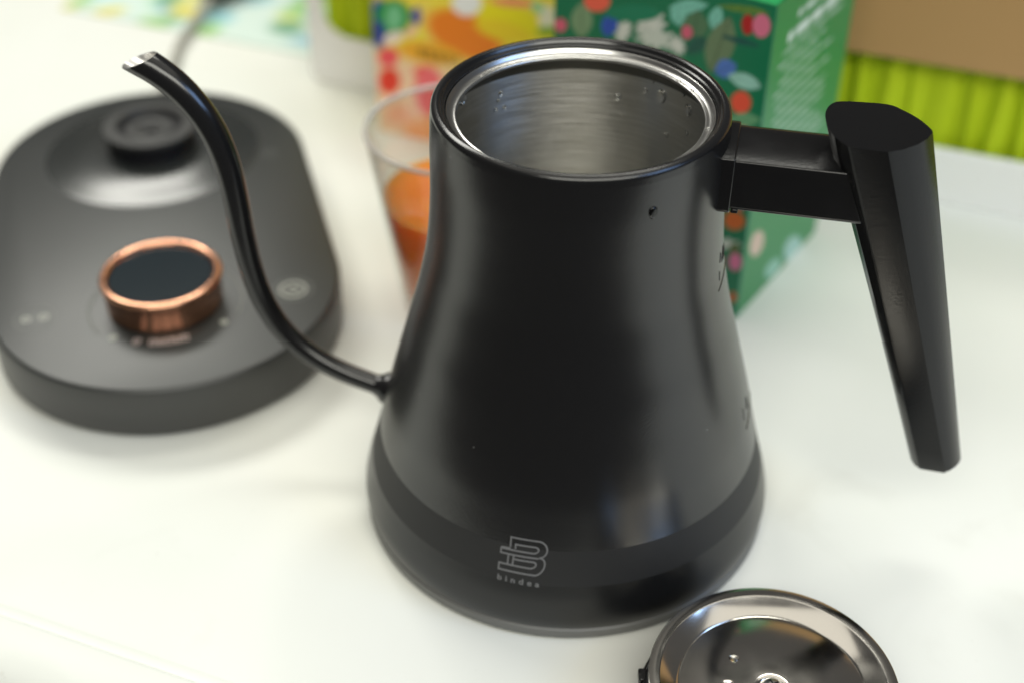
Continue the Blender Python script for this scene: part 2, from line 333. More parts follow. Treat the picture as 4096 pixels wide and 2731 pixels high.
def build_kettle():
    body = finish(lathe([(body_r(z), z) for z in zs(0.0378, 0.1662, 80)], 160), "body", M_paint, kettle)
    up = [(r, z) for r, z in [(body_r(0.0378), 0.0378)]]
    finish(lathe([(body_r(z), z) for z in zs(0.0243, 0.0378, 8)], 160), "band", M_band, kettle)
    low = [(body_r(z), z) for z in zs(0.0243, 0.0072, 14)]
    low = low+[(0.0766, 0.0064), (0.0758, 0.0060), (0.0735, 0.0060)]
    finish(lathe(low, 160), "lower_skirt", M_skirt, kettle)
    finish(lathe([(0.0738, 0.0059), (0.0758, 0.0059), (0.0767, 0.0050), (0.0767, 0.0016), (0.0761, 0.0008), (0.0740, 0.0007), (0.0738, 0.0), (0.0, 0.0)], 128), "foot_ring", M_foot, kettle)
    # rim: outer fillet, flat black lip sloping in to the steel ring
    rim = [(body_r(0.1660), 0.1660), (0.04815, 0.1670)]
    rim += [(0.0457+0.0024*math.cos(R(a)), 0.1678+0.0021*math.sin(R(a))) for a in range(0, 91, 8)]
    rim += [(0.0452, 0.1696), (0.0448, 0.1692), (0.0446, 0.1686), (0.0441, 0.1682), (0.0437, 0.1680), (0.0434, 0.1675), (0.0434, 0.1660)]
    finish(lathe(rim, 192), "rim", M_rim, kettle, angle=60)
    ring = [(0.0436, 0.1660), (0.0433, 0.1668), (0.0430, 0.1672), (0.0427, 0.1670), (0.0424, 0.1660), (0.0414, 0.1653), (0.0405, 0.1652), (0.0402, 0.1654), (0.0399, 0.1653), (0.0397, 0.1648), (0.0399, 0.1642), (0.0410, 0.1636), (0.0445, 0.1630)]
    finish(lathe(ring, 192), "steel_ring", M_steel_ring, kettle, angle=60)
    inner = [(0.0445, 0.1631), (0.0457, 0.1626), (0.0459, 0.1615)]+[(body_r(z)-0.0028, z) for z in zs(0.158, 0.016, 50)]+[(0.060, 0.010), (0.0, 0.0095)]
    finish(lathe(inner, 160), "inner_wall", M_steel, kettle, angle=40)
    finish(lathe([(0.0455, 0.1632), (0.0456, 0.1590), (0.04565, 0.1580), (0.0460, 0.1577)], 160), "lip_shade_band", M_lip_shade, kettle, angle=40)  # added dark strip imitating the shade below the steel ring
    # spout
    ES = -EH
    P = SPOUT_PATH
    path = catmull([tuple(ES*r+Vector((0, 0, z))) for r, z in P], 8)
    n = len(path)
    rad = [interp(i/(n-1), [0, 0.08, 0.3, 0.55, 0.8, 1.0], [0.0040, 0.0038, 0.0041, 0.0045, 0.0050, 0.0053]) for i in range(n)]
    seg = 32
    outer, innr = [], []
    upv = NH
    cutn = Vector((-0.30, 0.0, 0.0))
    for i, p in enumerate(path):
        t = (path[min(i+1, n-1)]-path[max(i-1, 0)]).normalized(); s = t.cross(upv).normalized()
        if s.z < 0: s = -s
        o_, i_ = [], []
        for k in range(seg):
            a = 2*math.pi*k/seg; d = math.cos(a)*s+math.sin(a)*upv
            # slanted cut: the under side reaches further out than the upper side
            f = max(0.0, (i-(n-17))/16.0)
            sh = -f*f*math.cos(a)*0.0042
            o_.append(p+d*rad[i]+t*sh); i_.append(p+d*(rad[i]-0.0007)+t*sh)
        outer.append(o_); innr.append(i_)
    finish(loft(outer, caps=False), "spout", M_spout, kettle, angle=60)
    sp = kettle.children[-1]
    finish(loft([outer[-1], [a.lerp(b, 0.5)+(path[-1]-path[-2]).normalized()*0.00015 for a, b in zip(outer[-1], innr[-1])]]+innr[::-1][:40], caps=False), "spout_lining", M_lining, kettle, angle=50)
    # weld collar where the spout meets the body
    ic = next(i for i, p in enumerate(path) if math.hypot(p.x, p.y) > body_r(p.z)-0.0012); c0 = path[ic]; tdir = (path[ic+3]-path[ic]).normalized()
    secs = []
    for q, rr in ((-0.0015, 0.0066), (0.0006, 0.0060), (0.0016, 0.0050), (0.0026, 0.0044), (0.0040, 0.0039)):
        s = tdir.cross(NH).normalized()
        secs.append([c0+tdir*(q+0.0012)+rr*(math.cos(2*math.pi*k/32)*s+math.sin(2*math.pi*k/32)*NH) for k in range(32)])
    finish(loft(secs, caps=False), "spout_collar", M_spout, kettle, angle=60)
    # handle: collar, arm, grip
    hw = 0.0122
    def arm_sec(u, g=0.0, slope=0.0):
        z0, z1 = 0.1429-g, 0.1614+g; w_ = hw+g
        pts = [(-w_, z0+0.001), (-w_, z1-0.0006)]
        pts += [(-w_+2*w_*k/12, z1+0.0016-0.0022*(1-k/12)**3-0.0026*max(0.0, (k/12-0.72)/0.28)**2) for k in range(1, 12)]
        pts += [(w_, z1-0.0016), (w_, z0+0.001), (w_-0.001, z0), (-w_+0.001, z0)]
        return [hp(u+slope*(0.1614-z), a, z) for a, z in pts]
    finish(loft([arm_sec(0.0455, 0.0009), arm_sec(0.0509, 0.0009)]), "handle_collar", M_plastic, kettle, bevel=0.0004)
    finish(loft([arm_sec(0.0500), arm_sec(0.0850, slope=0.40)]), "handle_arm", M_plastic, kettle, bevel=0.0006, seg=3)
    bm = bmesh.new(); box(bm, 0.0512, 0.0535, -0.0118, -0.0085, 0.1418, 0.1432, Matrix(((EH.x, NH.x, 0, 0), (EH.y, NH.y, 0, 0), (0, 0, 1, 0), (0, 0, 0, 1))))
    finish(bm, "handle_tab", M_plastic, kettle, bevel=0.0003)
    secs = []
    for z in zs(0.0440, 0.1715, 16):
        k = (0.1715-z)/0.1275
        I = 0.0761+0.40*(0.1715-z)*(1-0.05*k); FL = 0.0836+0.352*(0.1715-z); F = 0.0953+0.327*(0.1715-z); O = 0.1088+0.267*(0.1715-z)
        I = min(I, FL-0.0022)
        w_ = 0.0150-0.0068*k**0.85
        half = [(I, 0.0), (I+0.10*(FL-I), w_*0.42), (I+0.42*(FL-I), w_*0.76), (FL-0.0004, w_*0.965), (FL+0.0006, w_*0.99), (F, w_*1.03), (F+0.36*(O-F), w_*0.83), (F+0.66*(O-F), w_*0.57), (F+0.88*(O-F), w_*0.28), (O, 0.0)]
        back_ = [tuple(q[:2]) for q in catmull([(u_, v_, 0) for u_, v_ in [(half[1][0], -half[1][1])]+half+[(half[-2][0], -half[-2][1])]], 4)][4:-4]
        full = back_+[(u_, -v_) for u_, v_ in half[-2:0:-1]]
        lift = [0.0018*max(0.0, (FL-u_)/(FL-I)) if z > 0.1714 else 0.0 for u_, v_ in full]
        secs.append([hp(u_, v_, z+l_) for (u_, v_), l_ in zip(full, lift)])
    b0 = secs[0]; cen = sum(b0, Vector())/len(b0)
    secs = [[cen+(p-cen)*0.80+Vector((0, 0, -0.0024)) for p in b0], [cen+(p-cen)*0.95+Vector((0, 0, -0.0012)) for p in b0]]+secs
    bm = loft(secs, caps=False)
    bm.verts.ensure_lookup_table()
    nv = len(secs[0]); bm.faces.new([bm.verts[i] for i in reversed(range(nv))])
    top = [bm.verts[len(secs)*nv-nv+i] for i in range(nv)]
    # top split along the crease joining the two front shoulders
    bm.faces.new(top[16:nv-3]); bm.faces.new(top[nv-4:]+top[:17])
    finish(bm, "handle_grip", M_grip, kettle, angle=24, bevel=0.0009, seg=3)
    return body
body = build_kettle()

# logo strokes lie on the revolved surface: (degrees, z) -> 3D
def on_body(az, z, off): r = body_r(z)+off; return Vector((r*math.cos(R(az)), r*math.sin(R(az)), z))
LA0, LZ0, LS = -103.75, 0.0342, 1/1.68*8.45e-5      # centre of mark; metres per drawing unit
def logo_pt(x, y, off=0.00012):
    du = (x-995)*LS*0.98; dv = -((y-372)-0.165*(x-995))*LS/0.86
    z = LZ0+dv*0.975; az = LA0+math.degrees(du/body_r(z))
    return on_body(az, z, off)
def stroke(bm, pts, wd=11):
    pts = [Vector((a, b, 0)) for a, b in pts]; L, Rr = [], []
    for i, p in enumerate(pts):
        d0 = (p-pts[i-1]).normalized() if i else None; d1 = (pts[i+1]-p).normalized() if i < len(pts)-1 else None
        d = ((d0 or d1)+(d1 or d0)).normalized(); nn = Vector((-d.y, d.x, 0)); k = 1/max(0.5, nn.dot(Vector((-(d1 or d0).y, (d1 or d0).x, 0))))
        L.append(bm.verts.new(logo_pt(*(p+nn*wd/2*k)[:2]))); Rr.append(bm.verts.new(logo_pt(*(p-nn*wd/2*k)[:2])))
    for i in range(len(pts)-1): bm.faces.new((L[i], L[i+1], Rr[i+1], Rr[i]))
def sub(p, q, n=8): return [(p[0]+(q[0]-p[0])*i/n, p[1]+(q[1]-p[1])*i/n) for i in range(n+1)]
def bow(p, q, bulge, n=10):
    """rounded end from p to q bulging to the right"""
    out = []
    for i in range(n+1):
        a = math.pi*i/n; out.append(((p[0]+q[0])/2+(p[0]-q[0])/2*math.cos(a)+bulge*math.sin(a), (p[1]+q[1])/2+(p[1]-q[1])/2*math.cos(a)))
    return out
def build_logo():
    bm = bmesh.new()
    stroke(bm, sub((906, 308), (906, 242), 4)+sub((906, 242), (1088, 270), 8)[1:]+bow((1088, 270), (1112, 384), 62)[1:])          # upper outer loop
    stroke(bm, sub((942, 322), (942, 290), 3)+sub((942, 290), (1070, 309), 6)[1:]+bow((1070, 309), (1074, 352), 32)[1:]+sub((1074, 352), (842, 317), 10)[1:])
    stroke(bm, sub((842, 308), (840, 348), 3)+sub((840, 348), (1108, 388), 10)[1:])
    stroke(bm, sub((846, 310), (908, 318), 4))
    stroke(bm, sub((897, 362), (894, 424), 4)); stroke(bm, sub((934, 368), (930, 430), 4))
    stroke(bm, bow((1112, 384), (1092, 500), 52)+sub((1092, 500), (832, 458), 10)[1:]+sub((832, 458), (834, 416), 3)[1:]+sub((834, 416), (1058, 452), 8)[1:]+bow((1058, 452), (1062, 408), 34)[1:]+sub((1062, 408), (936, 390), 6)[1:])
    finish(bm, "logo", M_logo, body, weld=False)
    cu = bpy.data.curves.new("tmp", 'FONT'); cu.body = "bindea"; cu.size = 58; cu.space_character = 1.7; cu.offset = 1.2; cu.resolution_u = 3
    to = bpy.data.objects.new("tmp", cu); C.objects.link(to); dg = bpy.context.evaluated_depsgraph_get()
    me = bpy.data.meshes.new_from_object(to.evaluated_get(dg)); bpy.data.objects.remove(to)
    bm = bmesh.new(); bm.from_mesh(me)
    xs = [v.co.x for v in bm.verts]; k = 300/(max(xs)-min(xs)); x0 = min(xs)
    for v in bm.verts:
        x = 830+(v.co.x-x0)*k; y = 530+0.165*(x-830)-v.co.y*0.92
        v.co = logo_pt(x, y)
    for f in bm.faces: f.smooth = True
    me2 = bpy.data.meshes.new("wordmark"); bm.to_mesh(me2); bm.free()
    o = bpy.data.objects.new("wordmark", me2); C.objects.link(o); me2.materials.append(M_logo); o.parent = body
build_logo()
# pressed level marks on the right flank
def build_marks():
    def seg(bm, pts, wdt):
        for (a0, z0), (a1, z1) in zip(pts, pts[1:]):
            n = 5
            for i in range(n):
                P = []
                for t in (i/n, (i+1)/n):
                    a, z = a0+(a1-a0)*t, z0+(z1-z0)*t
                    dx, dz = (a1-a0)*R(1)*0.05, z1-z0; ll = math.hypot(dx, dz) or 1; na, nz = -dz/ll, dx/ll
                    P.append((a, z, na, nz))
                for (o0, o1, h0, h1) in ((-1, 0, -0.0001, 0.0002), (0, 1, 0.0002, -0.0001)):
                    v = [bm.verts.new(on_body(a+math.degrees(na*wdt*o/0.05), z+nz*wdt*o, h)) for (a, z, na, nz), o, h in ((P[0], o0, h0), (P[1], o0, h0), (P[1], o1, h1), (P[0], o1, h1))]
                    bm.faces.new(v)
    bm = bmesh.new()
    seg(bm, [(-23.5, 0.1105), (-12, 0.1125), (-2, 0.1125)], 0.00035)
    seg(bm, [(-21.5, 0.1135), (-20.5, 0.1165)], 0.0004); seg(bm, [(-19.8, 0.1195), (-18.8, 0.1228), (-16.5, 0.1180), (-13.6, 0.1228), (-13, 0.1170)], 0.0004); seg(bm, [(-11, 0.117), (-8, 0.1205), (-7, 0.117)], 0.0004)
    finish(bm, "level_mark", M_paint, body, weld=False)
    bm = bmesh.new()
    seg(bm, [(-19.5, 0.0515), (-12, 0.0535), (-3, 0.0535)], 0.00035); seg(bm, [(-20, 0.0560), (-19.6, 0.0605), (-16, 0.0570), (-13.5, 0.0605), (-13, 0.0555)], 0.0004)
    finish(bm, "level_mark", M_paint, body, weld=False)
build_marks()

# ---------------------------------------------------------------- water drops on the kettle
def drop_mesh(name, sx, sy, h):
    prof = [(math.cos(R(a)), math.sin(R(a))) for a in range(0, 91, 15)]
    bm = lathe([(1.0, -0.15)]+prof[:-1]+[(0.0, 1.0)], 16, cap_start=True)
    for v in bm.verts: v.co = Vector((v.co.x*sx, v.co.y*sy*(1+0.25*(v.co.y)), v.co.z*h))
    bmesh.ops.recalc_face_normals(bm, faces=bm.faces)
    for f in bm.faces: f.smooth = True
    me = bpy.data.meshes.new(name); bm.to_mesh(me); bm.free(); me.materials.append(M_water); return me
M_wet = mat("water_over_black_paint", (0.002, 0.002, 0.0022, 1), 0.03, spec=0.4)
def put_drop(loc, nrm, size, label, group=None, asp=1.3, flat=0.5, m=None):
    o = bpy.data.objects.new("water_drop", drop_mesh("water_drop", size, size*asp, size*flat)); C.objects.link(o)
    z = Vector(nrm).normalized(); y = Vector((0, 0, 1)) if abs(z.z) < 0.9 else Vector((0, 1, 0))
    x = (-y).cross(z).normalized(); y = z.cross(x)
    o.matrix_world = Matrix(((x.x, y.x, z.x, loc[0]), (x.y, y.y, z.y, loc[1]), (x.z, y.z, z.z, loc[2]), (0, 0, 0, 1)))
    if m: o.data.materials[0] = m
    tag(o, label, "water drop", group); return o
G1 = "water drops inside the kettle"
a = R(-64.9); r = body_r(0.1562); put_drop((r*math.cos(a), r*math.sin(a), 0.1562), (math.cos(a), math.sin(a), 0), 0.0015, "single drop of water on the outside of the kettle's black neck", None, 1.5, 0.45, M_wet)
def wall_drop(az, z, s, asp, label):
    r = min(body_r(z)-0.0028, 0.0457); a = R(az); put_drop((r*math.cos(a), r*math.sin(a), z), (-math.cos(a), -math.sin(a), 0), s, label, G1, asp, 0.5)
wall_drop(49.3, 0.1540, 0.0018, 1.5, "largest teardrop-shaped water drop on the kettle's inner wall, upper right")
wall_drop(33.6, 0.1535, 0.0017, 1.3, "round water drop on the inner steel wall nearest the handle side of the opening")
wall_drop(148.1, 0.1576, 0.0018, 1.3, "clear water drop just under the steel lip on the spout side")
for az, z, s in ((70.4, 0.1489, 0.0011), (54.7, 0.1584, 0.0010), (37.6, 0.1585, 0.0011), (45.2, 0.1396, 0.0008), (33.4, 0.1445, 0.0008), (57.7, 0.1537, 0.0008), (131.3, 0.1590, 0.0009), (124.5, 0.1525, 0.0009), (122.5, 0.1466, 0.0007), (127.2, 0.1467, 0.0007), (126, 0.150, 0.0006)):
    wall_drop(az, z, s, 1.2, "small water drop on the inner steel wall in the cluster on the spout side" if az > 100 else "small water drop scattered on the inner steel wall on the handle side")
for x, y, s in ((-0.0269, 0.0329, 0.0006), (-0.0243, 0.0348, 0.0006), (-0.0219, 0.0382, 0.0005), (-0.020, 0.0378, 0.0005), (-0.0311, 0.0312, 0.0005), (-0.0339, 0.026, 0.0005), (0.0346, 0.0241, 0.0010), (0.0383, 0.0168, 0.0006), (0.0411, -0.010, 0.0009), (0.036, 0.0215, 0.0005), (0.012, 0.0405, 0.0006)):
    rr = math.hypot(x, y); k = 0.0410/rr
    put_drop((x*k, y*k, 0.1652), (0, 0, 1), s, "tiny bead of water on the steel ring towards the spout side" if x < 0 else "tiny bead of water on the steel ring towards the handle side", "water beads on the steel ring", 1.2, 0.7)

# ---------------------------------------------------------------- heating base
AX = Vector((-0.269, 0.963, 0)).normalized(); LX = Vector((AX.y, -AX.x, 0))
F0 = Vector((-0.1731, 0.1005, 0)); LEN = 0.1076; RB = 0.0757; HB = 0.0265
hb = empty("heating_base", tuple(F0), 0, "black stadium-shaped heating base with copper dial and round power connector, left of the kettle", "heating base")
def stadium(r, z, n=40, o=F0*0):
    pts = []
    for i in range(n+1):
        a = math.pi*i/n; pts.append(o+AX*LEN+LX*(r*math.cos(a))+AX*(r*math.sin(a))+Vector((0, 0, z)))
    for i in range(n+1):
        a = math.pi+math.pi*i/n; pts.append(o+LX*(r*math.cos(a))+AX*(r*math.sin(a))+Vector((0, 0, z)))
    return pts
finish(loft([stadium(RB-0.006, 0.0), stadium(RB-0.004, 0.0012), stadium(RB-0.0012, 0.0026), stadium(RB, 0.0055), stadium(RB, HB-0.0022), stadium(RB-0.0004, HB-0.0010)]), "housing", M_base, hb, angle=40)
finish(loft([stadium(RB-0.0004, HB-0.0010), stadium(RB-0.0010, HB-0.0003), stadium(RB-0.0018, HB)]), "top_plate", M_basetop, hb, angle=50)
def at_base(x, y): return Vector((x, y, 0))-F0
def ring_mesh(c, r0, r1, z, a0=0, a1=360, n=64, th=0.00015):
    bm = bmesh.new(); full = (a1-a0) >= 360; L = []
    for i in range(n if full else n+1):
        a = R(a0+(a1-a0)*i/n); d = LX*math.cos(a)+AX*math.sin(a)
        L.append([bm.verts.new(c+d*r+Vector((0, 0, zz))) for r, zz in ((r0, z-0.0002), (r0, z+th), (r1, z+th), (r1, z-0.0002))])
    for i in range(len(L) if full else len(L)-1):
        A, B = L[i], L[(i+1) % len(L)]
        for q in range(3): bm.faces.new((A[q], A[q+1], B[q+1], B[q]))
    return bm
# raised seat round the connector
cc = at_base(-0.2029, 0.2135)
prof = [(0.0535, HB-0.0003), (0.0525, HB+0.0001), (0.0500, HB+0.0005), (0.0470, HB+0.0011), (0.0430, HB+0.0020), (0.0390, HB+0.0029), (0.0350, HB+0.0036), (0.0310, HB+0.0040), (0.0270, HB+0.0042), (0.0200, HB+0.0042)]
finish(lathe(prof, 96, centre=(cc.x, cc.y)), "connector_seat", M_seat, hb, angle=60)
pr = [(0.0215, HB+0.0040), (0.0213, 0.0400), (0.0228, 0.0402), (0.0229, 0.0412), (0.0224, 0.0420), (0.0160, 0.0422), (0.0157, 0.0418)]
conn = finish(lathe([(0.0215, HB+0.0040), (0.0213, 0.0400)], 64, centre=(cc.x, cc.y)), "connector", M_conn_dark, hb, angle=40)
finish(lathe([(0.0213, 0.0395), (0.0228, 0.0397), (0.0230, 0.0408), (0.0226, 0.0419), (0.0165, 0.0422), (0.0160, 0.0416), (0.0158, 0.0385)], 64, centre=(cc.x, cc.y)), "connector_rim", M_conn, conn, angle=40)
finish(lathe([(0.0158, 0.0388), (0.0118, 0.0388)], 64, centre=(cc.x, cc.y)), "contact_groove", M_conn_dark, conn, angle=40)
finish(lathe([(0.0122, 0.0388), (0.0120, 0.0400), (0.0112, 0.0403), (0.0068, 0.0403), (0.0062, 0.0399), (0.0058, 0.0385)], 64, centre=(cc.x, cc.y)), "contact_ring", M_conn, conn, angle=40)
finish(lathe([(0.0058, 0.0388), (0.0030, 0.0388), (0.0029, 0.0405), (0.0, 0.0407)], 48, centre=(cc.x, cc.y)), "contact_pin", M_conn, conn, angle=40)
# dial
dc = at_base(-0.1708, 0.0856)
dial = finish(lathe([(0.0235, HB+0.0012), (0.0246, HB+0.0014), (0.0249, 0.0390), (0.0256, 0.0396), (0.0258, 0.0408), (0.0252, 0.0418), (0.0240, 0.0422), (0.0228, 0.0420), (0.0221, 0.0413), (0.0219, 0.0395)], 128, centre=(dc.x, dc.y)), "dial", M_copper, hb, angle=50)
finish(lathe([(0.0219, 0.0400), (0.0216, 0.0404), (0.0, 0.0404)], 96, centre=(dc.x, dc.y)), "dial_cap", M_dialcap, dial, angle=40)
finish(lathe([(0.0236, HB), (0.0236, HB+0.0013), (0.0, HB+0.0013)], 64, centre=(dc.x, dc.y)), "dial_foot", M_conn_dark, dial, angle=40)
finish(ring_mesh(dc+Vector((0.0008, -0.0018, 0)), 0.0318, 0.0330, HB, -28, 208, 90), "dial_scale", M_markdim, hb)
sc_ = hb.children[-1]
for px in ((-0.1872, 0.0593), (-0.1430, 0.0707)):
    q = at_base(*px); finish(lathe([(0.0017, HB-0.0002), (0.0017, HB+0.0003), (0.0, HB+0.0003)], 20, centre=(q.x, q.y)), "scale_dot", M_mark, sc_)
def glyphs():
    bm = bmesh.new(); random.seed(3)
    for i, wd in enumerate((3.0, 0, 2.6, 2.6, 2.8, 2.8, 2.6)):
        if not wd: continue
        a = R(-103+i*6.6)
        d = Vector((math.cos(a+0.02), math.sin(a+0.02), 0)); t = Vector((-d.y, d.x, 0)); c = dc+d*0.0292+Vector((0, 0, HB+0.0002))
        for (x0, x1, y0, y1) in ((-0.5, -0.28, -0.9, 0.9), (0.28, 0.5, -0.9, 0.9), (-0.5, 0.5, 0.62, 0.9), (-0.5, 0.5, -0.14, 0.14) if i % 2 else (-0.5, 0.5, -0.9, -0.62)):
            k = 0.0027; v = [bm.verts.new(c+t*x*k+d*y*k*0.8) for x, y in ((x0, y0), (x1, y0), (x1, y1), (x0, y1))]; bm.faces.new(v)
    finish(bm, "dial_lettering", M_marklit, hb, weld=False)
glyphs()
def button(x, y, r, kind):
    c = at_base(x, y)
    b = finish(ring_mesh(c, r*0.96, r*1.02, HB, th=0.0001), "touch_button", M_markdim, hb)
    if kind == 'power':
        finish(ring_mesh(c, r*0.58, r*0.70, HB, th=0.0002), "button_ring", M_mark, b)
        finish(ring_mesh(c, r*0.20, r*0.30, HB, 120, 420, 24, th=0.0002), "power_icon", M_mark, b)
        bm = bmesh.new(); box(bm, c.x-0.0003, c.x+0.0003, c.y+0.0004, c.y+0.0030, HB-0.0002, HB+0.0002); finish(bm, "power_icon_bar", M_mark, b)
    else:
        for k, dx in ((-1, -0.0036), (1, 0.0036)):
            cq = c+LX*dx
            finish(ring_mesh(cq, 0.0012, 0.0021, HB, 0, 360, 28, th=0.0002), "unit_icon", M_mark, b)
button(-0.1170, 0.0950, 0.0086, 'power'); button(-0.2233, 0.0720, 0.0086, 'unit')
q = at_base(-0.1444, 0.2124); finish(ring_mesh(q, 0.0026, 0.0031, HB, th=0.0001), "indicator_light", M_markdim, hb)

# ---------------------------------------------------------------- lid, upside down beside the kettle
LC = Vector((0.0629, -0.1137, 0))
lid = empty("lid", tuple(LC), 0, "kettle lid lying upside down beside the kettle, its polished steel underside up", "lid")
finish(lathe([(0.0, 0.0), (0.012, 0.0), (0.0135, 0.002), (0.0125, 0.0075)], 48), "knob", M_plastic, lid, angle=40)
finish(lathe([(0.0, 0.0070), (0.0405, 0.0070), (0.0422, 0.0078), (0.0428, 0.0095), (0.0424, 0.0112), (0.0412, 0.0120), (0.0380, 0.0122)], 128), "cap", M_plastic, lid, angle=40)
bm = bmesh.new(); 
box(bm, -0.0415, -0.0385, 0.0085, 0.0135, 0.0112, 0.0150); finish(bm, "cap_tab", M_plastic, lid, bevel=0.0006)
finish(lathe([(0.0392, 0.0121), (0.0405, 0.0126), (0.0410, 0.0140), (0.0405, 0.0155), (0.0392, 0.0159)], 128), "gasket", M_black, lid, angle=60)
plug = finish(lathe([(0.0388, 0.0122), (0.0388, 0.0232), (0.0393, 0.0238), (0.0397, 0.0244), (0.0397, 0.0251), (0.0396, 0.0253), (0.0394, 0.0254), (0.0362, 0.0254), (0.0360, 0.02535), (0.0358, 0.0252), (0.0308, 0.0222), (0.0303, 0.0220), (0.0298, 0.0216)], 160), "steel_plug", M_steel_lid, lid, angle=60)
finish(lathe([(0.0299, 0.0214), (0.0297, 0.0219), (0.0295, 0.0220), (0.0060, 0.0220), (0.0052, 0.0219), (0.0043, 0.0214), (0.0038, 0.0208), (0.0, 0.0207)], 128), "steel_disc", M_steel_lid, plug, angle=60)
def screw():
    c = Vector((0.0003, 0.0010, 0))
    bm = lathe([(0.0035, 0.0206), (0.0035, 0.0214), (0.0031, 0.0222), (0.0024, 0.0227), (0.0014, 0.0230), (0.0009, 0.02305), (0.0, 0.02305)], 48, centre=(c.x, c.y))
    s = finish(bm, "screw", M_steel_ring, plug, angle=40)
    bm = bmesh.new()
    for a in (R(25), R(115)):
        M = Matrix.Translation((c.x, c.y, 0)) @ Matrix.Rotation(a, 4, 'Z'); box(bm, -0.0019, 0.0019, -0.00028, 0.00028, 0.0225, 0.02315, M)
    finish(bm, "cross_slot", M_conn_dark, s)
screw()
put_drop((0.0521, -0.1016, 0.0221), (0, 0, 1), 0.0017, "flattened water drop on the steel lid disc, behind the screw", "water drops on the lid", 0.8, 0.35)
put_drop((0.0490, -0.1119, 0.0221), (0, 0, 1), 0.0019, "rounder water drop on the steel lid disc, left of the screw", "water drops on the lid", 0.95, 0.45)

# ---------------------------------------------------------------- glass of tea
GC = Vector((-0.0453, 0.1258, 0))
gl = empty("tea_glass", tuple(GC), 0, "tapered clear drinking glass standing behind the kettle", "glass")
def gr(z): return 0.0262+0.0138*z/0.09
finish(lathe([(0.0, 0.0), (0.0245, 0.0), (0.0260, 0.0012)]+[(gr(z), z) for z in zs(0.004, 0.0886, 20)]+[(gr(0.09)-0.0002, 0.0897), (gr(0.09)-0.0007, 0.0901), (gr(0.09)-0.0013, 0.0897)]+[(gr(z)-0.0015, z) for z in zs(0.088, 0.009, 20)]+[(0.022, 0.0070), (0.0, 0.0068)], 96), "glass_wall", M_glass, gl, angle=60)
finish(lathe([(gr(0.09)-0.0007+0.0011*math.cos(R(a)), 0.0900+0.0011*math.sin(R(a))) for a in range(0, 361, 30)], 96), "glass_rim", M_glassrim, gl, angle=60)
tea = finish(lathe([(0.0, 0.0070), (0.0222, 0.0072)]+[(gr(z)-0.0016, z) for z in zs(0.0092, 0.0575, 14)]+[(gr(0.058)-0.0020, 0.0572), (0.0, 0.0571)], 96), "tea", M_tea, None, angle=60)
tea.location = GC; tag(tea, "clear orange tea filling the lower two thirds of the drinking glass", "tea")

# ---------------------------------------------------------------- tea boxes
FRONT_PRINT=[
 [13.9,123.6,5.5,1.5,0.4,-8.2,[125,160,120]],
 [21.0,134.3,6.4,1.6,0.3,-4.8,[240,105,80]],
 [3.2,118.6,3.2,0.8,0.1,-3.2,[215,100,125]],
 [27.7,125.3,3.9,0.1,-1.4,-6.1,[50,90,190]],
 [34.6,124.0,3.8,-0.3,-2.1,-7.1,[215,222,212]],
 [47.5,130.6,7.6,2.0,0.5,-6.8,[215,222,212]],
 [49.9,125.0,10.2,1.0,-0.6,-5.8,[205,216,204]],
 [60.4,124.7,3.1,2.7,3.1,-3.7,[215,222,212]],
 [42.8,131.2,2.4,2.0,2.2,-2.7,[215,222,212]],
 [63.8,142.7,9.1,3.1,0.6,-2.8,[130,205,185]],
 [76.6,141.2,3.0,0.0,-0.9,-5.4,[130,205,185]],
 [59.8,138.1,3.8,0.9,0.5,-4.8,[130,205,185]],
 [67.8,135.3,5.8,0.5,-0.6,-7.1,[85,125,90]],
 [79.7,130.0,6.2,-0.5,-3.1,-13.1,[110,135,100]],
 [64.3,131.6,2.5,0.7,0.3,-3.0,[215,100,125]],
 [88.1,147.7,11.7,1.4,0.0,-1.6,[100,140,60]],
 [90.7,141.9,2.6,0.7,0.5,-4.3,[180,35,35]],
 [96.6,142.9,3.8,1.0,0.6,-4.9,[225,120,150]],
 [88.5,134.2,8.3,0.1,-0.1,-1.3,[30,85,80]],
 [83.3,120.5,4.7,3.1,1.9,-3.6,[85,125,200]],
 [92.4,117.5,7.7,-0.5,-0.7,-3.4,[160,215,200]],
 [91.8,107.6,4.5,1.3,0.6,-5.0,[235,90,65]],
 [93.9,100.2,8.0,2.4,0.4,-3.1,[110,170,125]],
 [38.6,133.2,13.0,3.3,0.3,-3.7,[25,130,95]],
 [69.2,127.1,3.9,4.6,2.7,-2.1,[35,95,80]],
 [95.5,51.1,4.9,0.3,-0.6,-4.9,[205,105,45]],
 [97.2,36.9,2.8,1.1,0.3,-3.1,[90,110,60]],
 [98.4,30.4,3.1,1.2,0.5,-4.6,[220,120,160]],
 [99.3,11.4,2.1,0.9,0.3,-2.8,[190,100,50]],
]
SIDE_PRINT=[
 [13.7,34.0,7.5,-4.9,-1.9,-5.8,[218,190,170]],
 [61.2,5.0,11.1,-7.8,-3.5,-5.3,[165,205,195]],
 [38.0,6.8,6.3,-5.3,-6.7,-1.5,[150,200,180]],
]
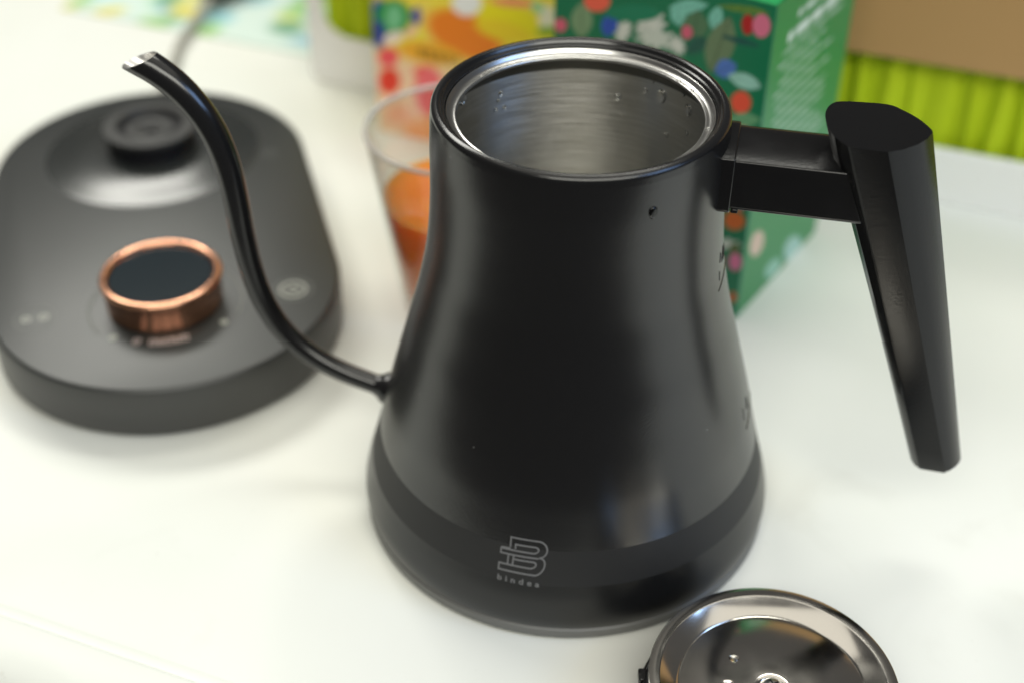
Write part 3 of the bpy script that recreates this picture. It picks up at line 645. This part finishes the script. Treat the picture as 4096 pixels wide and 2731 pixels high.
FRUIT_PRINT=[
 [3.4,64.4,6.2,1.1,-0.8,-14.4,[51,75,170]],
 [12.1,69.7,10.5,1.8,-0.5,-10.1,[51,158,75]],
 [12.6,69.3,5.0,0.8,-0.4,-7.1,[129,206,153]],
 [1.5,59.2,4.3,-0.4,-2.2,-6.8,[57,69,158]],
 [25.9,72.6,3.3,0.6,-0.2,-5.1,[69,69,169]],
 [11.5,57.7,5.9,3.1,1.0,-2.9,[255,236,224]],
 [22.3,63.4,3.5,3.4,1.7,-1.7,[255,208,172]],
 [33.3,65.4,4.1,1.5,3.3,-17.0,[255,227,102]],
 [52.9,66.8,20.62,-5.86,-5.49,-12.2,[255,140,35]],
 [76.7,78.3,16.6,-3.2,-3.4,-10.0,[255,237,32]],
 [74.1,72.6,15.2,-1.4,-1.3,-5.3,[255,222,44]],
 [54.1,84.2,8.07,1.36,-0.09,-6.71,[255,255,255]],
 [79.2,89.0,12.2,1.0,-0.2,-2.3,[255,151,116]],
 [97.8,83.5,4.5,0.8,0.1,-7.2,[255,247,223]],
 [92.5,88.7,2.8,-1.8,-1.6,-2.2,[163,222,175]],
 [97.9,76.8,5.6,1.0,0.1,-2.6,[156,191,37]],
 [32.4,52.7,18.48,0.55,-1.21,-6.49,[255,186,52]],
 [8.1,46.0,6.2,1.2,-0.3,-5.7,[255,94,100]],
 [7.9,31.8,6.6,1.3,-0.4,-8.1,[242,62,38]],
 [28.1,40.8,5.5,0.1,-0.7,-3.5,[255,100,82]],
 [31.1,30.1,8.5,1.6,-0.5,-15.1,[255,116,122]],
 [13.3,12.6,8.7,1.8,-0.3,-6.6,[255,185,150]],
 [26.9,6.5,11.5,2.4,-0.3,-7.2,[255,174,115]],
]
def panel_colour(base, shapes, extra=None, soft=0.12, leaf=False):
    el = ellipses(shapes, soft, leaf)
    def fn(u, v):
        col = base(u, v).copy(); el(col, u, v)
        if extra: extra(col, u, v)
        return col
    return fn
def const(rgb): return lambda u, v: np.tile(np.array(lin(rgb)), (len(u), 1))
def box_root(name, o, dirx, label, cat): return empty(name, o, math.atan2(dirx[1], dirx[0]), label, cat, "tea boxes behind the kettle")
# green box
WB, DB, HBX = 0.102, 0.0888, 0.1525
gb = box_root("tea_box", (0.081-0.102*0.834, 0.112+0.102*0.552, 0), (0.834, -0.552), "tall green tea box printed with leaves, berries and white flowers, right behind the kettle", "tea box")
def lower_front(n=34):
    rs = np.random.default_rng(5); out = []
    pal = [(125, 160, 120), (85, 125, 90), (130, 205, 185), (215, 100, 125), (180, 35, 35), (50, 90, 190), (110, 135, 100), (235, 90, 65), (35, 95, 80), (215, 222, 212)]
    for i in range(n):
        a = rs.uniform(0, 3.1); r1 = rs.uniform(3, 9); r2 = rs.uniform(2, 5)
        out.append([rs.uniform(2, 98), rs.uniform(2, 92), r1*math.cos(a), r1*math.sin(a), -r2*math.sin(a), r2*math.cos(a), pal[int(rs.integers(len(pal)))]])
    return out
painted("front_panel", WB, HBX, 170, 250, panel_colour(const((16, 118, 80)), lower_front()+FRONT_PRINT, leaf=True, soft=0.07), M_print, gb)
def side_text(col, u, v):
    W_ = np.array(lin((225, 238, 230)))
    rs = np.random.default_rng(2)
    def row(v0, h, u0, u1, k, words=True):
        m = np.clip(1.4-np.abs(v-v0)/h, 0, 1)*((u > u0) & (u < u1))
        cell = np.floor(u/2.3).astype(int)+int(v0*7)
        m = m*(0.45+0.55*(((cell*7919) % 13) > 3))
        m = (m*k)[:, None]; col[:] = col*(1-m)+W_*m
    row(140.5, 1.7, 24, 62, 0.75); row(132.5, 2.4, 16, 74, 0.95); row(126.6, 1.0, 12, 76, 0.5)
    z = 121.5
    while z > 62:
        row(z, 0.85, 8+rs.uniform(0, 10), 50+rs.uniform(0, 26), 0.55); z -= 4.3
    row(44, 1.2, 44, 78, 0.5); row(40, 0.9, 44, 76, 0.45)
    edge = (u < 2.2)
    col[edge] = np.array(lin((20, 118, 84)))
sp_ = painted("side_panel", DB, HBX, 150, 250, panel_colour(const((46, 138, 78)), SIDE_PRINT, side_text), M_print, gb)
sp_.location = (WB, 0, 0); sp_.rotation_euler = (0, 0, R(90))
def carton_shell(parent, w_, d_, h_, m, inset=0.0004):
    bm = bmesh.new(); box(bm, inset, w_-inset, inset, d_, 0.0003, h_-0.0002); return finish(bm, "carton", m, parent)
carton_shell(gb, WB, DB, HBX, M_card)
bm = bmesh.new(); box(bm, 0.0003, WB-0.0003, -0.0002, 0.020, HBX, HBX+0.0006); finish(bm, "tuck_flap", M_card, gb, bevel=0.0002)
# fruit tea box
WA, DA, HA = 0.135, 0.036, 0.122
fb = box_root("tea_box", (-0.0965, 0.285, 0), (0.934, -0.358), "yellow and orange fruit tea box with citrus slices and red berries, behind the tea glass", "tea box")
def fruit_base(u, v):
    t = np.clip((v-42)/14, 0, 1)[:, None]
    return np.array(lin((255, 214, 178)))*(1-t)+np.array(lin((255, 234, 80)))*t
def letters(col, u, v):
    k = np.array(lin((92, 66, 24)))
    du = u-26.0; vv = v-(52.0-0.06*du)
    m = (np.abs(vv) < 3.0) & (du > 0) & (du < 26)
    ph = np.mod(du, 5.2)
    sh = ((ph < 1.1) | ((ph > 2.4) & (ph < 3.4)) | ((np.abs(vv-2.4) < 0.7) & (ph < 3.4)))
    mm = m & sh; col[mm] = col[mm]*0.25+k*0.75
painted("front_panel", WA, HA, 180, 170, panel_colour(fruit_base, FRUIT_PRINT, letters, soft=0.16), M_print_matt, fb)
carton_shell(fb, WA, DA, HA, M_card_side)

# ---------------------------------------------------------------- low white cabinet with a pleated green curtain
OR = Vector((0.199, 0.215, 0))
cab = empty("curtain_cabinet", tuple(OR), math.atan2(U.y, U.x), "low white cabinet with pleated lime green curtain and tan board front, behind the boxes", "cabinet")
X0, X1 = -0.3645, 0.42
def frame():
    # bottom rail + left stile with a rounded inner corner, as one extruded outline
    rc = 0.016; xi, zi = -0.3545, 0.0300
    out = [(X0+0.004, 0.0), (X1, 0.0), (X1, zi)]
    out += [(xi+rc-rc*math.sin(R(a)), zi+rc-rc*math.cos(R(a))) for a in range(0, 91, 15)]
    out += [(xi, 0.0750), (xi-0.0005, 0.20), (X0, 0.20), (X0, 0.004)]
    bm = loft([[Vector((x, 0, z)) for x, z in out], [Vector((x, 0.0035, z)) for x, z in out]])
    finish(bm, "frame", M_white, cab, angle=35, bevel=0.0008)
frame()
def curtain():
    bm = bmesh.new(); rows = []; n = 520
    rs = np.random.default_rng(11)
    xs = np.linspace(-0.358, X1, n+1); ph = np.cumsum(rs.uniform(0.7, 1.5, n+1)); ph = ph/ph[-1]*2*math.pi*58
    amp = 0.0022+0.0012*np.sin(xs*90)
    for z, k in ((0.004, 1.1), (0.03, 1.05), (0.055, 1.0), (0.08, 0.95), (0.12, 0.9), (0.198, 0.85)):
        rows.append([bm.verts.new((xs[i]+0.002*math.sin(ph[i]*0.5+z*25), 0.0085+k*amp[i]*(math.sin(ph[i])+0.35*math.sin(2.3*ph[i]+1)), z)) for i in range(n+1)])
    for a, b in zip(rows, rows[1:]):
        for i in range(n): bm.faces.new((a[i], a[i+1], b[i+1], b[i]))
    finish(bm, "curtain", M_lime, cab, angle=180)
curtain()
bm = bmesh.new(); box(bm, -0.353, X1, -0.0030, 0.0025, 0.0755, 0.198); finish(bm, "front_board", M_tan, cab, bevel=0.001)
bm = bmesh.new(); box(bm, X0, X1, 0.046, 0.050, 0.0, 0.20); finish(bm, "back_board", M_white, cab)

# ---------------------------------------------------------------- patterned paper, cord and adapter at the back left
def paper_col(u, v):
    col = np.tile(np.array(lin((214, 232, 224))), (len(u), 1)); rs = np.random.default_rng(21)
    pal = [(238, 236, 140), (150, 205, 215), (120, 178, 200), (190, 228, 200), (226, 214, 110), (160, 205, 130), (205, 236, 240), (110, 165, 130)]
    sh = []
    for i in range(120):
        a = rs.uniform(0, 3.1); r1 = rs.uniform(7, 18); r2 = rs.uniform(5, 12)
        sh.append([rs.uniform(0, 260), rs.uniform(0, 200), r1*math.cos(a), r1*math.sin(a), -r2*math.sin(a), r2*math.cos(a), pal[int(rs.integers(len(pal)))]])
    return ellipses(sh, 0.45)(col, u, v)
pp = painted("patterned_paper", 0.215, 0.20, 110, 100, paper_col, M_print_matt)
pp.location = sd(-0.452, 0.2985, 0.0012); pp.rotation_euler = (R(-90), 0, math.atan2(U.y, U.x))
md = pp.modifiers.new("thick", 'SOLIDIFY'); md.thickness = 0.0008
tag(pp, "pale yellow, blue and green patterned paper at the back of the table", "paper")
cp = catmull([(-0.2225, 0.281, 0.006), (-0.2235, 0.305, 0.0035), (-0.224, 0.335, 0.0035), (-0.2250, 0.361, 0.0035), (-0.2262, 0.380, 0.0035), (-0.2245, 0.400, 0.0045), (-0.2205, 0.420, 0.007), (-0.216, 0.440, 0.010)], 6)
tag(finish(tube(cp, [0.0028]*len(cp), 12, Vector((0, 0, 1))), "electric_cord", M_cord), "grey power cord running from the heating base to a black plug", "cord")
ad = empty("power_plug", (-0.2165, 0.444, 0), R(-12), "black plug at the end of the grey cord, at the top edge", "plug")
finish(loft([[Vector((x*w_, y, 0.010+h*z)) for x, z in [(math.cos(R(a)), math.sin(R(a))) for a in range(0, 360, 20)]] for y, w_, h in ((-0.006, 0.004, 0.004), (0.0, 0.008, 0.007), (0.010, 0.014, 0.0095), (0.022, 0.022, 0.010), (0.05, 0.026, 0.010), (0.07, 0.026, 0.010))]), "plug_body", M_black, ad, angle=40)
finish(lathe([(0.0035, 0.0), (0.0035, 0.0)], 8), "cord_grip", M_black, ad) if False else None
